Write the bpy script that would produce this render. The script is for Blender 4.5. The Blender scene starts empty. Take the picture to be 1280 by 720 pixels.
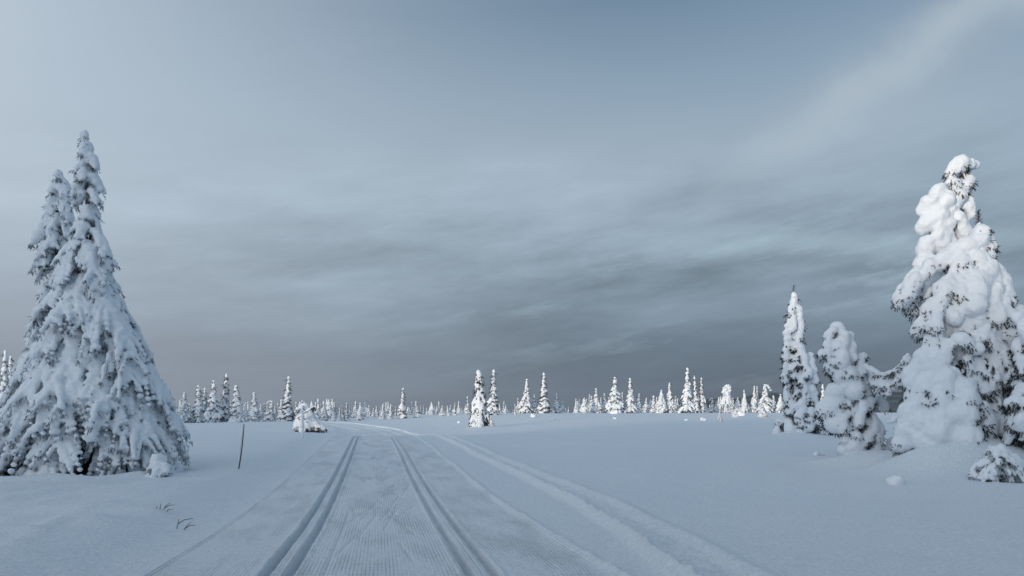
import bpy, math, random
import numpy as np
from mathutils import Vector

SC = bpy.context.scene
COL = SC.collection
PI = math.pi
F = 1000.0            # focal length in photo pixels (1280 wide)
HZ = 516.0            # photo row of the level horizon
CAMZ = 1.4

# ------------------------------------------------------------------ helpers
def smooth(a, b, x):
    t = np.clip((np.asarray(x, float) - a) / (b - a), 0, 1)
    return t * t * (3 - 2 * t)

def smooth_v(x, a, b): return smooth(a, b, x)

def table(pts, lo, hi, blur):
    xs = np.arange(lo, hi, 0.5)
    v = np.interp(xs, [p[0] for p in pts], [p[1] for p in pts])
    n = max(1, int(blur / 0.5)) | 1
    for _ in range(2):
        v = np.convolve(np.pad(v, n // 2, mode='edge'), np.ones(n) / n, mode='valid')
    return xs, v

def vnoise2(x, y, seed):
    x = np.asarray(x, float); y = np.asarray(y, float)
    xi = np.floor(x).astype(np.int64); yi = np.floor(y).astype(np.int64)
    fx = x - xi; fy = y - yi
    fx = fx * fx * (3 - 2 * fx); fy = fy * fy * (3 - 2 * fy)
    def h(a, b):
        n = (a * 374761393 + b * 668265263 + seed * 69069) & 0x7fffffff
        n = ((n ^ (n >> 13)) * 1274126177) & 0x7fffffff
        n = ((n ^ (n >> 16)) * 1103515245) & 0x7fffffff
        return ((n ^ (n >> 11)) & 0xffff) / 65535.0
    a = h(xi, yi); b = h(xi + 1, yi); c = h(xi, yi + 1); d = h(xi + 1, yi + 1)
    return (a + (b - a) * fx) * (1 - fy) + (c + (d - c) * fx) * fy - 0.5

def vnoise3(shape, h, scale, rng):
    n = [int(s * h / scale) + 3 for s in shape]
    g = rng.random(n).astype(np.float32) - 0.5
    idx = []; w = []
    for s in shape:
        c = np.arange(s) * h / scale
        i = np.floor(c).astype(int); f = c - i
        idx.append(i); w.append((f * f * (3 - 2 * f)).astype(np.float32))
    out = np.zeros(shape, np.float32)
    for a in (0, 1):
        wa = w[0] if a else 1 - w[0]
        for b in (0, 1):
            wb = w[1] if b else 1 - w[1]
            for c in (0, 1):
                wc = w[2] if c else 1 - w[2]
                out += g[np.ix_(idx[0] + a, idx[1] + b, idx[2] + c)] * wa[:, None, None] * wb[None, :, None] * wc[None, None, :]
    return out

def mesh_np(name, V, Fq, smooth_shade=True):
    """V (n,3); Fq (m,k) all faces with k corners"""
    me = bpy.data.meshes.new(name)
    V = np.ascontiguousarray(V, np.float32); Fq = np.ascontiguousarray(Fq, np.int32)
    m, k = Fq.shape
    me.vertices.add(len(V)); me.vertices.foreach_set('co', V.ravel())
    me.loops.add(m * k); me.loops.foreach_set('vertex_index', Fq.ravel())
    me.polygons.add(m)
    me.polygons.foreach_set('loop_start', np.arange(m, dtype=np.int32) * k)
    me.polygons.foreach_set('loop_total', np.full(m, k, np.int32))
    me.polygons.foreach_set('use_smooth', np.full(m, smooth_shade))
    me.update(calc_edges=True)
    return me

def link(name, me, mat, parent=None):
    o = bpy.data.objects.new(name, me)
    if mat is not None and not me.materials:
        me.materials.append(mat)
    COL.objects.link(o)
    if parent is not None:
        o.parent = parent
    return o

def empty(name, loc):
    o = bpy.data.objects.new(name, None)
    o.empty_display_size = 0.3
    o.location = loc
    COL.objects.link(o)
    return o

def tag(o, label=None, cat=None, group=None, kind=None):
    if label: o['label'] = label
    if cat: o['category'] = cat
    if group: o['group'] = group
    if kind: o['kind'] = kind
    return o

# ------------------------------------------------------------------ materials
def new_mat(name):
    m = bpy.data.materials.new(name); m.use_nodes = True
    nt = m.node_tree
    return m, nt, nt.nodes['Principled BSDF']

def N(nt, typ, **kw):
    n = nt.nodes.new(typ)
    for k, v in kw.items():
        if k in n.inputs.keys() if hasattr(n.inputs, 'keys') else False:
            n.inputs[k].default_value = v
        else:
            setattr(n, k, v)
    return n

def noise(nt, vec, scale, detail=3, rough=0.55):
    n = nt.nodes.new('ShaderNodeTexNoise')
    n.inputs['Scale'].default_value = scale; n.inputs['Detail'].default_value = detail
    n.inputs['Roughness'].default_value = rough
    if vec is not None: nt.links.new(vec, n.inputs['Vector'])
    return n.outputs['Fac']

def ramp(nt, fac, stops):
    r = nt.nodes.new('ShaderNodeValToRGB')
    e = r.color_ramp.elements
    while len(e) > 1: e.remove(e[-1])
    for i, (p, c) in enumerate(stops):
        el = e[0] if i == 0 else e.new(p)
        el.position = p
        el.color = (c, c, c, 1) if not hasattr(c, '__len__') else (*c, 1)
    nt.links.new(fac, r.inputs['Fac'])
    return r.outputs['Color']

def math_n(nt, op, a, b=None, c=None, clamp=False):
    n = nt.nodes.new('ShaderNodeMath'); n.operation = op; n.use_clamp = clamp
    for i, v in enumerate((a, b, c)):
        if v is None: continue
        if isinstance(v, (int, float)): n.inputs[i].default_value = v
        else: nt.links.new(v, n.inputs[i])
    return n.outputs[0]

def mixc(nt, fac, a, b, blend='MIX'):
    n = nt.nodes.new('ShaderNodeMix'); n.data_type = 'RGBA'; n.blend_type = blend
    for s, v in ((n.inputs[0], fac), (n.inputs[6], a), (n.inputs[7], b)):
        if isinstance(v, (int, float)): s.default_value = v
        elif isinstance(v, tuple): s.default_value = (*v, 1)
        else: nt.links.new(v, s)
    return n.outputs[2]

def bump(nt, height, dist, strength=1.0, prev=None):
    b = nt.nodes.new('ShaderNodeBump')
    b.inputs['Distance'].default_value = dist; b.inputs['Strength'].default_value = strength
    nt.links.new(height, b.inputs['Height'])
    if prev is not None: nt.links.new(prev, b.inputs['Normal'])
    return b.outputs['Normal']

SNOW = (0.84, 0.87, 0.91)

def snow_tree_mat(name, fine, sss=0.0):
    m, nt, p = new_mat(name)
    co = nt.nodes.new('ShaderNodeTexCoord').outputs['Object']
    p.inputs['Base Color'].default_value = (*SNOW, 1)
    p.inputs['Roughness'].default_value = 0.65
    p.inputs['Specular IOR Level'].default_value = 0.25
    n1 = bump(nt, noise(nt, co, 9 * fine, 5, .65), 0.045 / fine, .8)
    n2 = bump(nt, noise(nt, co, 60 * fine, 3, .6), 0.009 / fine, .8, n1)
    nt.links.new(n2, p.inputs['Normal'])
    if sss:
        p.inputs['Subsurface Weight'].default_value = sss
        p.inputs['Subsurface Radius'].default_value = (.6, .8, 1.0)
        p.inputs['Subsurface Scale'].default_value = .04
    return m

def needle_mat(name, frost_amt):
    m, nt, p = new_mat(name)
    co = nt.nodes.new('ShaderNodeTexCoord').outputs['Object']
    f = ramp(nt, noise(nt, co, 14, 3), [(0.0, 0.0), (0.62 - .3 * frost_amt, 0.0), (0.80 - .3 * frost_amt, 1.0)])
    dark = mixc(nt, noise(nt, co, 3, 2), (0.022, 0.028, 0.022), (0.05, 0.046, 0.036))
    c = mixc(nt, f, dark, (0.55, 0.60, 0.65))
    nt.links.new(c, p.inputs['Base Color'])
    p.inputs['Roughness'].default_value = 0.8
    p.inputs['Specular IOR Level'].default_value = 0.15
    return m

def bark_mat():
    m, nt, p = new_mat('bark')
    co = nt.nodes.new('ShaderNodeTexCoord').outputs['Object']
    mp = nt.nodes.new('ShaderNodeMapping'); mp.inputs['Scale'].default_value = (14, 14, 3)
    nt.links.new(co, mp.inputs['Vector'])
    n = noise(nt, mp.outputs['Vector'], 1.0, 5, .7)
    nt.links.new(ramp(nt, n, [(.3, (0.03, .025, .022)), (.7, (0.12, .10, .085))]), p.inputs['Base Color'])
    nt.links.new(bump(nt, n, .03), p.inputs['Normal'])
    p.inputs['Roughness'].default_value = .9
    return m

def plain_mat(name, a, b, scale, rough=.8):
    m, nt, p = new_mat(name)
    co = nt.nodes.new('ShaderNodeTexCoord').outputs['Object']
    n = noise(nt, co, scale, 4, .6)
    nt.links.new(mixc(nt, n, a, b), p.inputs['Base Color'])
    nt.links.new(bump(nt, n, .004), p.inputs['Normal'])
    p.inputs['Roughness'].default_value = rough
    return m

def ground_mat():
    m, nt, p = new_mat('untouched_snow')
    g = nt.nodes.new('ShaderNodeNewGeometry').outputs['Position']
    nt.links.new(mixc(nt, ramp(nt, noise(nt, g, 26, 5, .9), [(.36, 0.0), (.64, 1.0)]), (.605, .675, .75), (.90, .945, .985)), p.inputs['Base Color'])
    p.inputs['Roughness'].default_value = .6
    p.inputs['Specular IOR Level'].default_value = .3
    b = bump(nt, noise(nt, g, 2.2, 3, .5), .05, .5)
    b = bump(nt, noise(nt, g, 14, 4, .65), .012, .8, b)
    b = bump(nt, noise(nt, g, 34, 4, .8), .022, 1.0, b)
    nt.links.new(b, p.inputs['Normal'])
    return m

def trail_mat():
    m, nt, p = new_mat('groomed_snow')
    uvn = nt.nodes.new('ShaderNodeUVMap'); uvn.uv_map = 'trail'
    uv = uvn.outputs['UV']
    g = nt.nodes.new('ShaderNodeNewGeometry').outputs['Position']
    sep = nt.nodes.new('ShaderNodeSeparateXYZ'); nt.links.new(uv, sep.inputs[0])
    t, s = sep.outputs[0], sep.outputs[1]
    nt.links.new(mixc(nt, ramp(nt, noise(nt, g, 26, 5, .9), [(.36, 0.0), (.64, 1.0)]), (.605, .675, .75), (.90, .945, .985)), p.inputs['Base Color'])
    p.inputs['Roughness'].default_value = .6
    p.inputs['Specular IOR Level'].default_value = .3
    # corduroy left by the groomer, broken up in patches
    st = nt.nodes.new('ShaderNodeCombineXYZ')
    nt.links.new(math_n(nt, 'MULTIPLY', t, 2.2), st.inputs[0])
    nt.links.new(math_n(nt, 'MULTIPLY', s, .55), st.inputs[1])
    patch = ramp(nt, noise(nt, st.outputs[0], 1.0, 3, .6), [(.40, .05), (.62, 1.0)])
    jit = math_n(nt, 'MULTIPLY', noise(nt, g, 2, 1), .002)
    ph = math_n(nt, 'MULTIPLY', math_n(nt, 'ADD', t, jit), 2 * PI / .034)
    wav = math_n(nt, 'SINE', ph)
    wav = math_n(nt, 'MULTIPLY', math_n(nt, 'MULTIPLY', wav, patch), .5)
    # soft crumbs kicked over the surface
    vo = nt.nodes.new('ShaderNodeTexVoronoi'); vo.inputs['Scale'].default_value = 16
    nt.links.new(g, vo.inputs['Vector'])
    cl = ramp(nt, vo.outputs['Distance'], [(.0, 1.0), (.45, .0)])
    clm = math_n(nt, 'MULTIPLY', cl, ramp(nt, noise(nt, g, 1.3, 3, .7), [(.46, 0.0), (.62, 1.0)]))
    b = bump(nt, wav, .012, 1.0)
    b = bump(nt, clm, .014, .8, b)
    b = bump(nt, noise(nt, g, 30, 5, .8), .022, 1.0, b)
    nt.links.new(b, p.inputs['Normal'])
    return m

# ------------------------------------------------------------------ terrain
XC = table([(-400, 60), (-60, 9.9), (-20, 3.3), (0, -.05), (6.3, -1.03), (10, -1.65), (17, -2.86), (26, -4.4), (37, -6.36),
            (58, -9.6), (80, -14.6), (110, -25), (150, -45), (400, -200), (6000, -3000)], -420, 6000, 5)
ZT = table([(-400, 0), (-30, .3), (0, .2), (6.3, .10), (10, -.03), (17, .0), (26, .2), (36, .33), (42, .22), (49, -.12), (62, -.36), (80, -.28),
            (110, -.08), (150, .1), (170, 0), (6000, 0)], -420, 6000, 4)
ZR = table([(-400, 0), (-30, .3), (0, .2), (10, .02), (18, .07), (22, .12), (35, .38), (60, .55), (75, .66), (110, 1.05), (150, 1.45),
            (165, 1.4), (200, .9), (6000, .9)], -420, 6000, 5)
ZL = table([(-400, 0), (-30, .3), (0, .25), (10, .08), (17, .0), (40, .12), (80, -.08), (120, -.28), (150, -.2), (170, -.4), (6000, -.6)], -420, 6000, 5)
MOUNDS = [  # x, y, sx, sy, amp
    (-9.6, 15.0, 3.2, 1.6, -.08), (-10.6, 15.25, 1.3, .3, .10), (-8.6, 15.2, .8, .28, .13), (-7.1, 15.5, .7, .35, .12), (-5.6, 13.0, 1.0, 1.4, .06),
    (9.4, 17.2, 1.4, .9, .72), (10.7, 16.9, 1.2, .7, .38), (8.8, 18.8, 1.0, .7, .42), (8.3, 19.3, .6, .4, .18), (7.6, 19.6, .35, .5, .12),
    (12.2, 34.6, .9, .9, .25), (-2.9, 75, 1.6, 1.6, .2), (-18, 67, 3, 2, .1),
    (4.7, 10.0, 2.5, 3, .06), (8.0, 21.0, .4, .5, .1), (-4.9, 9.2, .4, .3, .07), (-5.2, 8.1, .6, .3, .06), (-5.6, 10.6, .5, .4, .07), (-4.6, 10.2, .3, .3, .05),
]
def xc(y): return np.interp(y, *XC)
SUNV = np.array([-.5736, -.8192])   # horizontal direction towards the sun
def H(x, y, detail=False):
    x = np.asarray(x, float); y = np.asarray(y, float)
    u = x - xc(y); ya = np.maximum(y, 0)
    z = np.interp(y, *ZT)
    wr = smooth(2.2, 8 + .245 * ya, u); wl = smooth(2.6, 9 + .1 * ya, -u)
    z = z + (np.interp(y, *ZR) - np.interp(y, *ZT)) * wr + (np.interp(y, *ZL) - np.interp(y, *ZT)) * wl
    # the plateau falls away beyond the tree line
    z = z - smooth(190, 700, y) * 36
    # a rise of land behind the photographer that hides the low sun from the foreground
    a = x * SUNV[0] + y * SUNV[1]; p = x * .8192 - y * .5736
    ridge = np.interp(p, [-400, -200, -130, -100, -70, -45, -26, -21, -15, -11.5, -8, -2, 12, 40, 200], [22, 23, 23.5, 22.5, 17.5, 16.3, 17.3, 22.6, 23, 20.6, 19.3, 18.5, 18.4, 18, 17])
    z = z + ridge * smooth(45, 150, a) * (1 - .8 * smooth(170, 600, a))
    for (mx, my, sx, sy, am) in MOUNDS:
        z = z + am * np.exp(-((x - mx) / sx) ** 2 - ((y - my) / sy) ** 2)
    # gentle wind-shaped undulation off the trail
    off = smooth(2.4, 5.0, np.abs(u))
    z = z + off * (vnoise2(x * .22, y * .22, 3) * .16 + vnoise2(x * .7, y * .5, 5) * .06 + (vnoise2(x * 2.6, y * 1.9, 6) * .06 + vnoise2(x * 7, y * 5, 8) * .02) * (1 - smooth(9, 28, y)) * (.3 + .7 * (1 - smooth(-3.5, .5, x + .17 * y)))) * (1 - .6 * smooth(30, 90, y))
    # a low drifted crest on the near bank
    ax_, ay_, bx_, by_ = -4.3, 6.6, -5.6, 10.4
    q = np.clip(((x - ax_) * (bx_ - ax_) + (y - ay_) * (by_ - ay_)) / ((bx_ - ax_) ** 2 + (by_ - ay_) ** 2), 0, 1)
    dd = (x - ax_ - q * (bx_ - ax_) - vnoise2(y * 1.1, x * 0, 61) * .25) / .14
    z = z + .05 * np.exp(-dd * dd) * np.exp(-((q - .5) / .42) ** 2) * (.7 + vnoise2(x * 6, y * 6, 62))
    return z

_r = random.Random(3)
SCR = [(-.47, 5.5, -.43, 11.5), (-.42, 7.5, -.20, 9.6), (.05, 9.5, .30, 12.5), (.02, 10.5, .35, 13.6), (-.1, 12.0, .36, 16.0), (.25, 11.0, -.05, 13.5), (.42, 9.0, .1, 11.5), (.5, 12.5, .05, 16)]
for _ in range(26):
    _s = _r.uniform(6, 24); _t = _r.uniform(-.6, .6); _d = _r.choice((-1, 1)); _l = _r.uniform(.8, 2.6)
    SCR.append((_t, _s, _t + _d * _l * _r.uniform(.08, .22), _s + _l))
def trail_profile(t, s):
    """height offsets across the groomed trail"""
    z = np.zeros_like(t)
    fade = 1 - smooth(120, 160, s)
    near = smooth(-20, -5, s)
    w = vnoise2(s * .3, t * 0, 11) * .08
    # two pairs of classic ski grooves
    for c in (-.84, .84):
        for d in (-.10, .10):
            q = np.abs(t - c - d + .006 * vnoise2(s * 5, t * 0 + c, 13) + .008 * vnoise2(s * 14, t * 0 + d, 14))
            z -= (.09 + .02 * vnoise2(s * 3, t * 0 + c + d, 15)) * (1 - smooth(.034, .048, q))
            z += (.010 + .018 * np.clip(vnoise2(t * 30, s * 11, 16), 0, 1)) * np.exp(-((q - .075) / .02) ** 2)
    # left edge: step and soft bank
    z += .012 * (1 - smooth(-1.90, -1.83, t + w * .3)) + .16 * (1 - smooth(-3.3, -2.0, t + w))
    z -= .004 * np.exp(-((t + 1.86 + w * .3) / .03) ** 2)
    z += .02 * vnoise2(t * 6, s * 4, 41) * np.exp(-((t + 2.35) / .35) ** 2)
    # right edge: small windrow of crumbs
    rough = (vnoise2(t * 9, s * 7, 21) + .5 * vnoise2(t * 19, s * 15, 22))
    z += (.028 + .06 * np.clip(rough, 0, 1)) * np.exp(-((t - 1.93 - w) / .055) ** 2)
    z += .02 * smooth(1.8, 2.0, t)
    # older snowmobile run: broken strip with a bright rim each side
    t1 = np.interp(s, [0, 6.5, 9, 12.3, 17, 23, 37, 60, 150], [1.7, 2.38, 2.75, 3.05, 3.1, 2.95, 2.9, 3.0, 3.0]) + w
    z += .12 * np.exp(-((t - t1) / .085) ** 2) * (1 + .45 * rough)
    strip = smooth_v(t - t1, .05, .2) * (1 - smooth_v(t - t1, .5, .65))
    z += strip * (-.03 + .05 * rough)
    z += .05 * np.exp(-((t - t1 - .64) / .12) ** 2) * (1 + .5 * rough)
    # scuffs on the main surface
    inn = (1 - smooth(1.7, 1.85, np.abs(t)))
    z += inn * smooth(.98, 1.15, t) * .032 * np.clip(rough + .1, 0, 1)
    z += inn * .010 * vnoise2(t * 3, s * 1.3, 31)
    for (ta, sa, tb, sb) in SCR:
        L2 = (tb - ta) ** 2 + (sb - sa) ** 2
        q = ((t - ta) * (tb - ta) + (s - sa) * (sb - sa)) / L2
        dd = np.abs((t - ta) * (sb - sa) - (s - sa) * (tb - ta)) / math.sqrt(L2)
        z -= .014 * np.exp(-(dd / .016) ** 2) * ((q > 0) & (q < 1)) * (np.abs(t) < .66)
    return z * fade * near

def ground_z(x, y):
    u = np.asarray(x, float) - xc(y)
    return H(x, y) + trail_profile(u, np.asarray(y, float))

def build_ground(mat_g, mat_t):
    # columns across the trail
    tn = [-1.9]
    fine = []
    for c in (-.84, .84):
        for d in (-.10, .10):
            fine += list(c + d + np.array([-.1, -.09, -.075, -.06, -.052, -.045, -.037, -.030, 0, .030, .037, .045, .052, .06, .075, .09, .1]))
    fine += list(np.arange(-1.9, 1.901, .05)) + list(np.arange(-.66, .67, .018))
    fine += list(np.arange(-1.99, -1.70, .015)) + list(np.arange(1.74, 2.14, .02)) + list(np.arange(1.0, 1.8, .025))
    fine += list(np.arange(2.14, 4.2, .03)) + list(np.arange(-3.3, -2, .06)) + list(np.arange(2.1, 2.6, .05))
    fine = sorted(set(np.round(fine, 3)))
    cl = [fine[0]]
    for f in fine[1:]:
        if f - cl[-1] > .0045: cl.append(f)
    def grow(a, step, k, lim):
        out = []
        while a < lim:
            a += step; step *= k; out.append(a)
        return out
    right = grow(cl[-1], .06, 1.025, 60); right += grow(right[-1], 3, 1.2, 5200)
    left = [-v for v in grow(-cl[0], .06, 1.025, 60)]; left += [-v for v in grow(-left[-1], 3, 1.2, 5200)]
    T = np.array(sorted(left) + cl + right)
    near = [3.0]
    while near[-1] < 230: near.append(near[-1] + max(.035, near[-1] * .0085))
    far = grow(near[-1], 4, 1.18, 6000)
    back = [3.0 - v for v in grow(0, .3, 1.06, 420)]
    S = np.array(sorted(back) + near + far)
    TT, SS = np.meshgrid(T, S)
    # straighten the shear far away from the trail
    X = xc(np.minimum(SS, 240)) + TT
    Z = H(X, SS) + trail_profile(TT, SS)
    # trail profile for t uses true offsets up to 240 m only
    V = np.stack([X, SS, Z], -1).reshape(-1, 3)
    nr, nc = TT.shape
    i = np.arange(nr - 1)[:, None] * nc + np.arange(nc - 1)[None, :]
    Q = np.stack([i, i + 1, i + 1 + nc, i + nc], -1)
    tc = .5 * (T[1:] + T[:-1]); sc_ = .5 * (S[1:] + S[:-1])
    is_t = (np.abs(tc) < 1.9)[None, :] & ((sc_ > -12) & (sc_ < 118))[:, None]
    def sub(mask, name, mat):
        q = Q[mask]
        used, inv = np.unique(q, return_inverse=True)
        me = mesh_np(name, V[used], inv.reshape(q.shape))
        uv = me.uv_layers.new(name='trail')
        u = np.stack([TT.ravel()[used], SS.ravel()[used]], -1)[inv.ravel()]
        uv.data.foreach_set('uv', np.ascontiguousarray(u, np.float32).ravel())
        return tag(link(name, me, mat), kind='structure')
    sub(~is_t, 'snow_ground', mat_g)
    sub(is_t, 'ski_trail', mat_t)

# ------------------------------------------------------------------ snow volume -> mesh
def surface_nets(D, lo, h):
    """D > 0 inside; returns verts, quads"""
    S = D > 0
    nx, ny, nz = D.shape
    cnt = np.zeros((nx - 1, ny - 1, nz - 1), np.int8)
    for a in (0, 1):
        for b in (0, 1):
            for c in (0, 1):
                cnt += S[a:nx - 1 + a, b:ny - 1 + b, c:nz - 1 + c]
    act = (cnt > 0) & (cnt < 8)
    I, J, K = np.nonzero(act)
    idm = np.full(act.shape, -1, np.int32); idm[I, J, K] = np.arange(len(I))
    pos = np.zeros((len(I), 3)); num = np.zeros(len(I))
    C = [(a, b, c) for a in (0, 1) for b in (0, 1) for c in (0, 1)]
    val = {c: D[I + c[0], J + c[1], K + c[2]] for c in C}
    for c in C:
        for ax in range(3):
            if c[ax] == 0:
                e = list(c); e[ax] = 1; e = tuple(e)
                va, vb = val[c], val[e]
                cr = (va > 0) != (vb > 0)
                t = np.where(cr, va / np.where(cr, va - vb, 1), 0)
                q = np.zeros((len(I), 3)); q[:] = c; q[:, ax] = t
                pos[cr] += q[cr]; num[cr] += 1
    pos /= num[:, None]
    V = lo + (np.stack([I, J, K], -1) + pos) * h
    quads = []
    for ax in range(3):
        o1, o2 = [(1, 2), (2, 0), (0, 1)][ax]
        sl0 = [slice(None)] * 3; sl1 = [slice(None)] * 3
        sl0[ax] = slice(0, -1); sl1[ax] = slice(1, None)
        for o in (o1, o2):
            sl0[o] = slice(1, -1); sl1[o] = slice(1, -1)
        A = S[tuple(sl0)]; B = S[tuple(sl1)]
        P = np.stack(np.nonzero(A != B), -1)
        up = A[tuple(P.T)]
        P[:, o1] += 1; P[:, o2] += 1
        def cid(d1, d2):
            q = P.copy(); q[:, o1] -= d1; q[:, o2] -= d2
            return idm[q[:, 0], q[:, 1], q[:, 2]]
        q = np.stack([cid(1, 1), cid(0, 1), cid(0, 0), cid(1, 0)], -1)
        q[~up] = q[~up][:, ::-1]
        quads.append(q)
    return V, np.concatenate(quads)

def snow_mesh(name, spheres, h, k, rng, amp=.02, nscale=.16, ez=1.0, raw=False):
    """spheres: (n,4) x y z r ; soft union -> mesh"""
    S = np.asarray(spheres, float)
    pad = S[:, 3].max() + 5 * k + 2 * h
    lo = S[:, :3].min(0) - pad; hi = S[:, :3].max(0) + pad
    shape = tuple(np.ceil((hi - lo) / h).astype(int) + 1)
    acc = np.zeros(shape, np.float32)
    for x, y, z, r in S:
        R = r + 4 * k
        a = np.maximum(np.floor((np.array([x, y, z]) - R - lo) / h).astype(int), 0)
        b = np.ceil((np.array([x, y, z]) + R - lo) / h).astype(int) + 1
        gx = (lo[0] + np.arange(a[0], b[0]) * h - x) ** 2
        gy = (lo[1] + np.arange(a[1], b[1]) * h - y) ** 2
        gz = ((lo[2] + np.arange(a[2], b[2]) * h - z) / ez) ** 2
        d = np.sqrt(gx[:, None, None] + gy[None, :, None] + gz[None, None, :])
        v = np.exp(np.minimum((r - d) / k, 20)).astype(np.float32)
        s = acc[a[0]:b[0], a[1]:b[1], a[2]:b[2]]
        s += v[:s.shape[0], :s.shape[1], :s.shape[2]]
    D = k * np.log(acc + 1e-5)
    D += vnoise3(shape, h, nscale, rng) * amp * 2 + vnoise3(shape, h, nscale * .4, rng) * amp + vnoise3(shape, h, max(nscale * .17, 1.3 * h), rng) * amp * .6
    V, Q = surface_nets(D, lo, h)
    me = mesh_np(name, V, Q)
    return (me, V, Q) if raw else me

def undersides(V, Q, count, rng, cx, nz=-.12, out=.0, zmin=.05, pscale=.35, pcut=.0):
    """points on the outward, downward-facing sides of the snow lobes, in patches"""
    n = np.cross(V[Q[:, 2]] - V[Q[:, 0]], V[Q[:, 3]] - V[Q[:, 1]])
    n /= np.linalg.norm(n, axis=1)[:, None] + 1e-12
    c = V[Q].mean(1)
    rad = np.stack([c[:, 0] - cx(c[:, 2]), c[:, 1]], -1); rad /= np.linalg.norm(rad, axis=1)[:, None] + 1e-9
    o = n[:, 0] * rad[:, 0] + n[:, 1] * rad[:, 1]
    pn = vnoise2(c[:, 0] / pscale + c[:, 1] / pscale * .7, c[:, 2] / pscale, 77) + .5 * vnoise2(c[:, 0] / pscale * 2.3 + c[:, 1] / pscale * 2, c[:, 2] / pscale * 2.3, 78)
    idx = np.nonzero((n[:, 2] < nz) & (o > out) & (c[:, 2] > zmin) & (pn > pcut))[0]
    if len(idx) == 0: return np.zeros((0, 3)), np.zeros((0, 3))
    idx = rng.choice(idx, min(count, len(idx)), replace=False)
    d = n[idx] * .75 + np.array([0, 0, -.45]) + rng.normal(size=(len(idx), 3)) * .25
    return c[idx] - n[idx] * .02, d

def spike_mesh(name, P, Dv, L, Rr, rng):
    """thin three-sided needles twigs"""
    P = np.asarray(P, float); Dv = np.asarray(Dv, float)
    n = len(P)
    Dv = Dv / np.linalg.norm(Dv, axis=1)[:, None]
    ref = rng.normal(size=(n, 3))
    A = np.cross(Dv, ref); A /= np.linalg.norm(A, axis=1)[:, None] + 1e-9
    B = np.cross(Dv, A)
    V = np.empty((n, 4, 3))
    for i in range(3):
        th = 2 * PI * i / 3
        V[:, i] = P + Rr[:, None] * (A * math.cos(th) + B * math.sin(th))
    V[:, 3] = P + Dv * L[:, None]
    b = np.arange(n)[:, None] * 4
    Fq = np.concatenate([b + np.array([[0, 1, 3]]), b + np.array([[1, 2, 3]]), b + np.array([[2, 0, 3]])])
    return mesh_np(name, V.reshape(-1, 3), Fq, False)

def sprigs(P, Dv, size, rng, n=8, thick=.012):
    """every sprig = a stem with side needles-twigs"""
    P = np.repeat(np.asarray(P, float), n, 0); Dv = np.repeat(np.asarray(Dv, float), n, 0)
    size = np.repeat(np.asarray(size, float), n)
    m = len(P)
    u = np.tile(np.linspace(0, 1, n), m // n)
    d = Dv + rng.normal(size=(m, 3)) * np.where(u < .01, .12, .75)[:, None]
    P = P + Dv * (size * u * .75)[:, None] * (u > .01)[:, None]
    L = size * np.where(u < .01, 1.0, .55) * rng.uniform(.6, 1.15, m)
    R = thick * rng.uniform(.7, 1.2, m) * (size / .13) ** .5
    return P, d, L, R

def tube_mesh(name, pts, rad, sides=8):
    pts = np.asarray(pts, float); n = len(pts)
    tan = np.gradient(pts, axis=0); tan /= np.linalg.norm(tan, axis=1)[:, None]
    ref = np.array([1.0, 0, 0]) if abs(tan[0][0]) < .9 else np.array([0, 1.0, 0])
    V = []
    for i in range(n):
        a = np.cross(tan[i], ref); a /= np.linalg.norm(a); b = np.cross(tan[i], a)
        for s in range(sides):
            th = 2 * PI * s / sides
            V.append(pts[i] + rad[i] * (a * math.cos(th) + b * math.sin(th)))
    V += [pts[0], pts[-1]]
    Fq = []
    for i in range(n - 1):
        for s in range(sides):
            s2 = (s + 1) % sides
            Fq.append((i * sides + s, i * sides + s2, (i + 1) * sides + s2, (i + 1) * sides + s))
    for s in range(sides):
        s2 = (s + 1) % sides
        Fq.append((n * sides, s2, s, s)); Fq.append((n * sides + 1, (n - 1) * sides + s, (n - 1) * sides + s2, (n - 1) * sides + s2))
    me = bpy.data.meshes.new(name)
    me.from_pydata([tuple(v) for v in V], [], [tuple(dict.fromkeys(f)) for f in Fq])
    me.polygons.foreach_set('use_smooth', [True] * len(me.polygons)); me.update()
    return me

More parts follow.
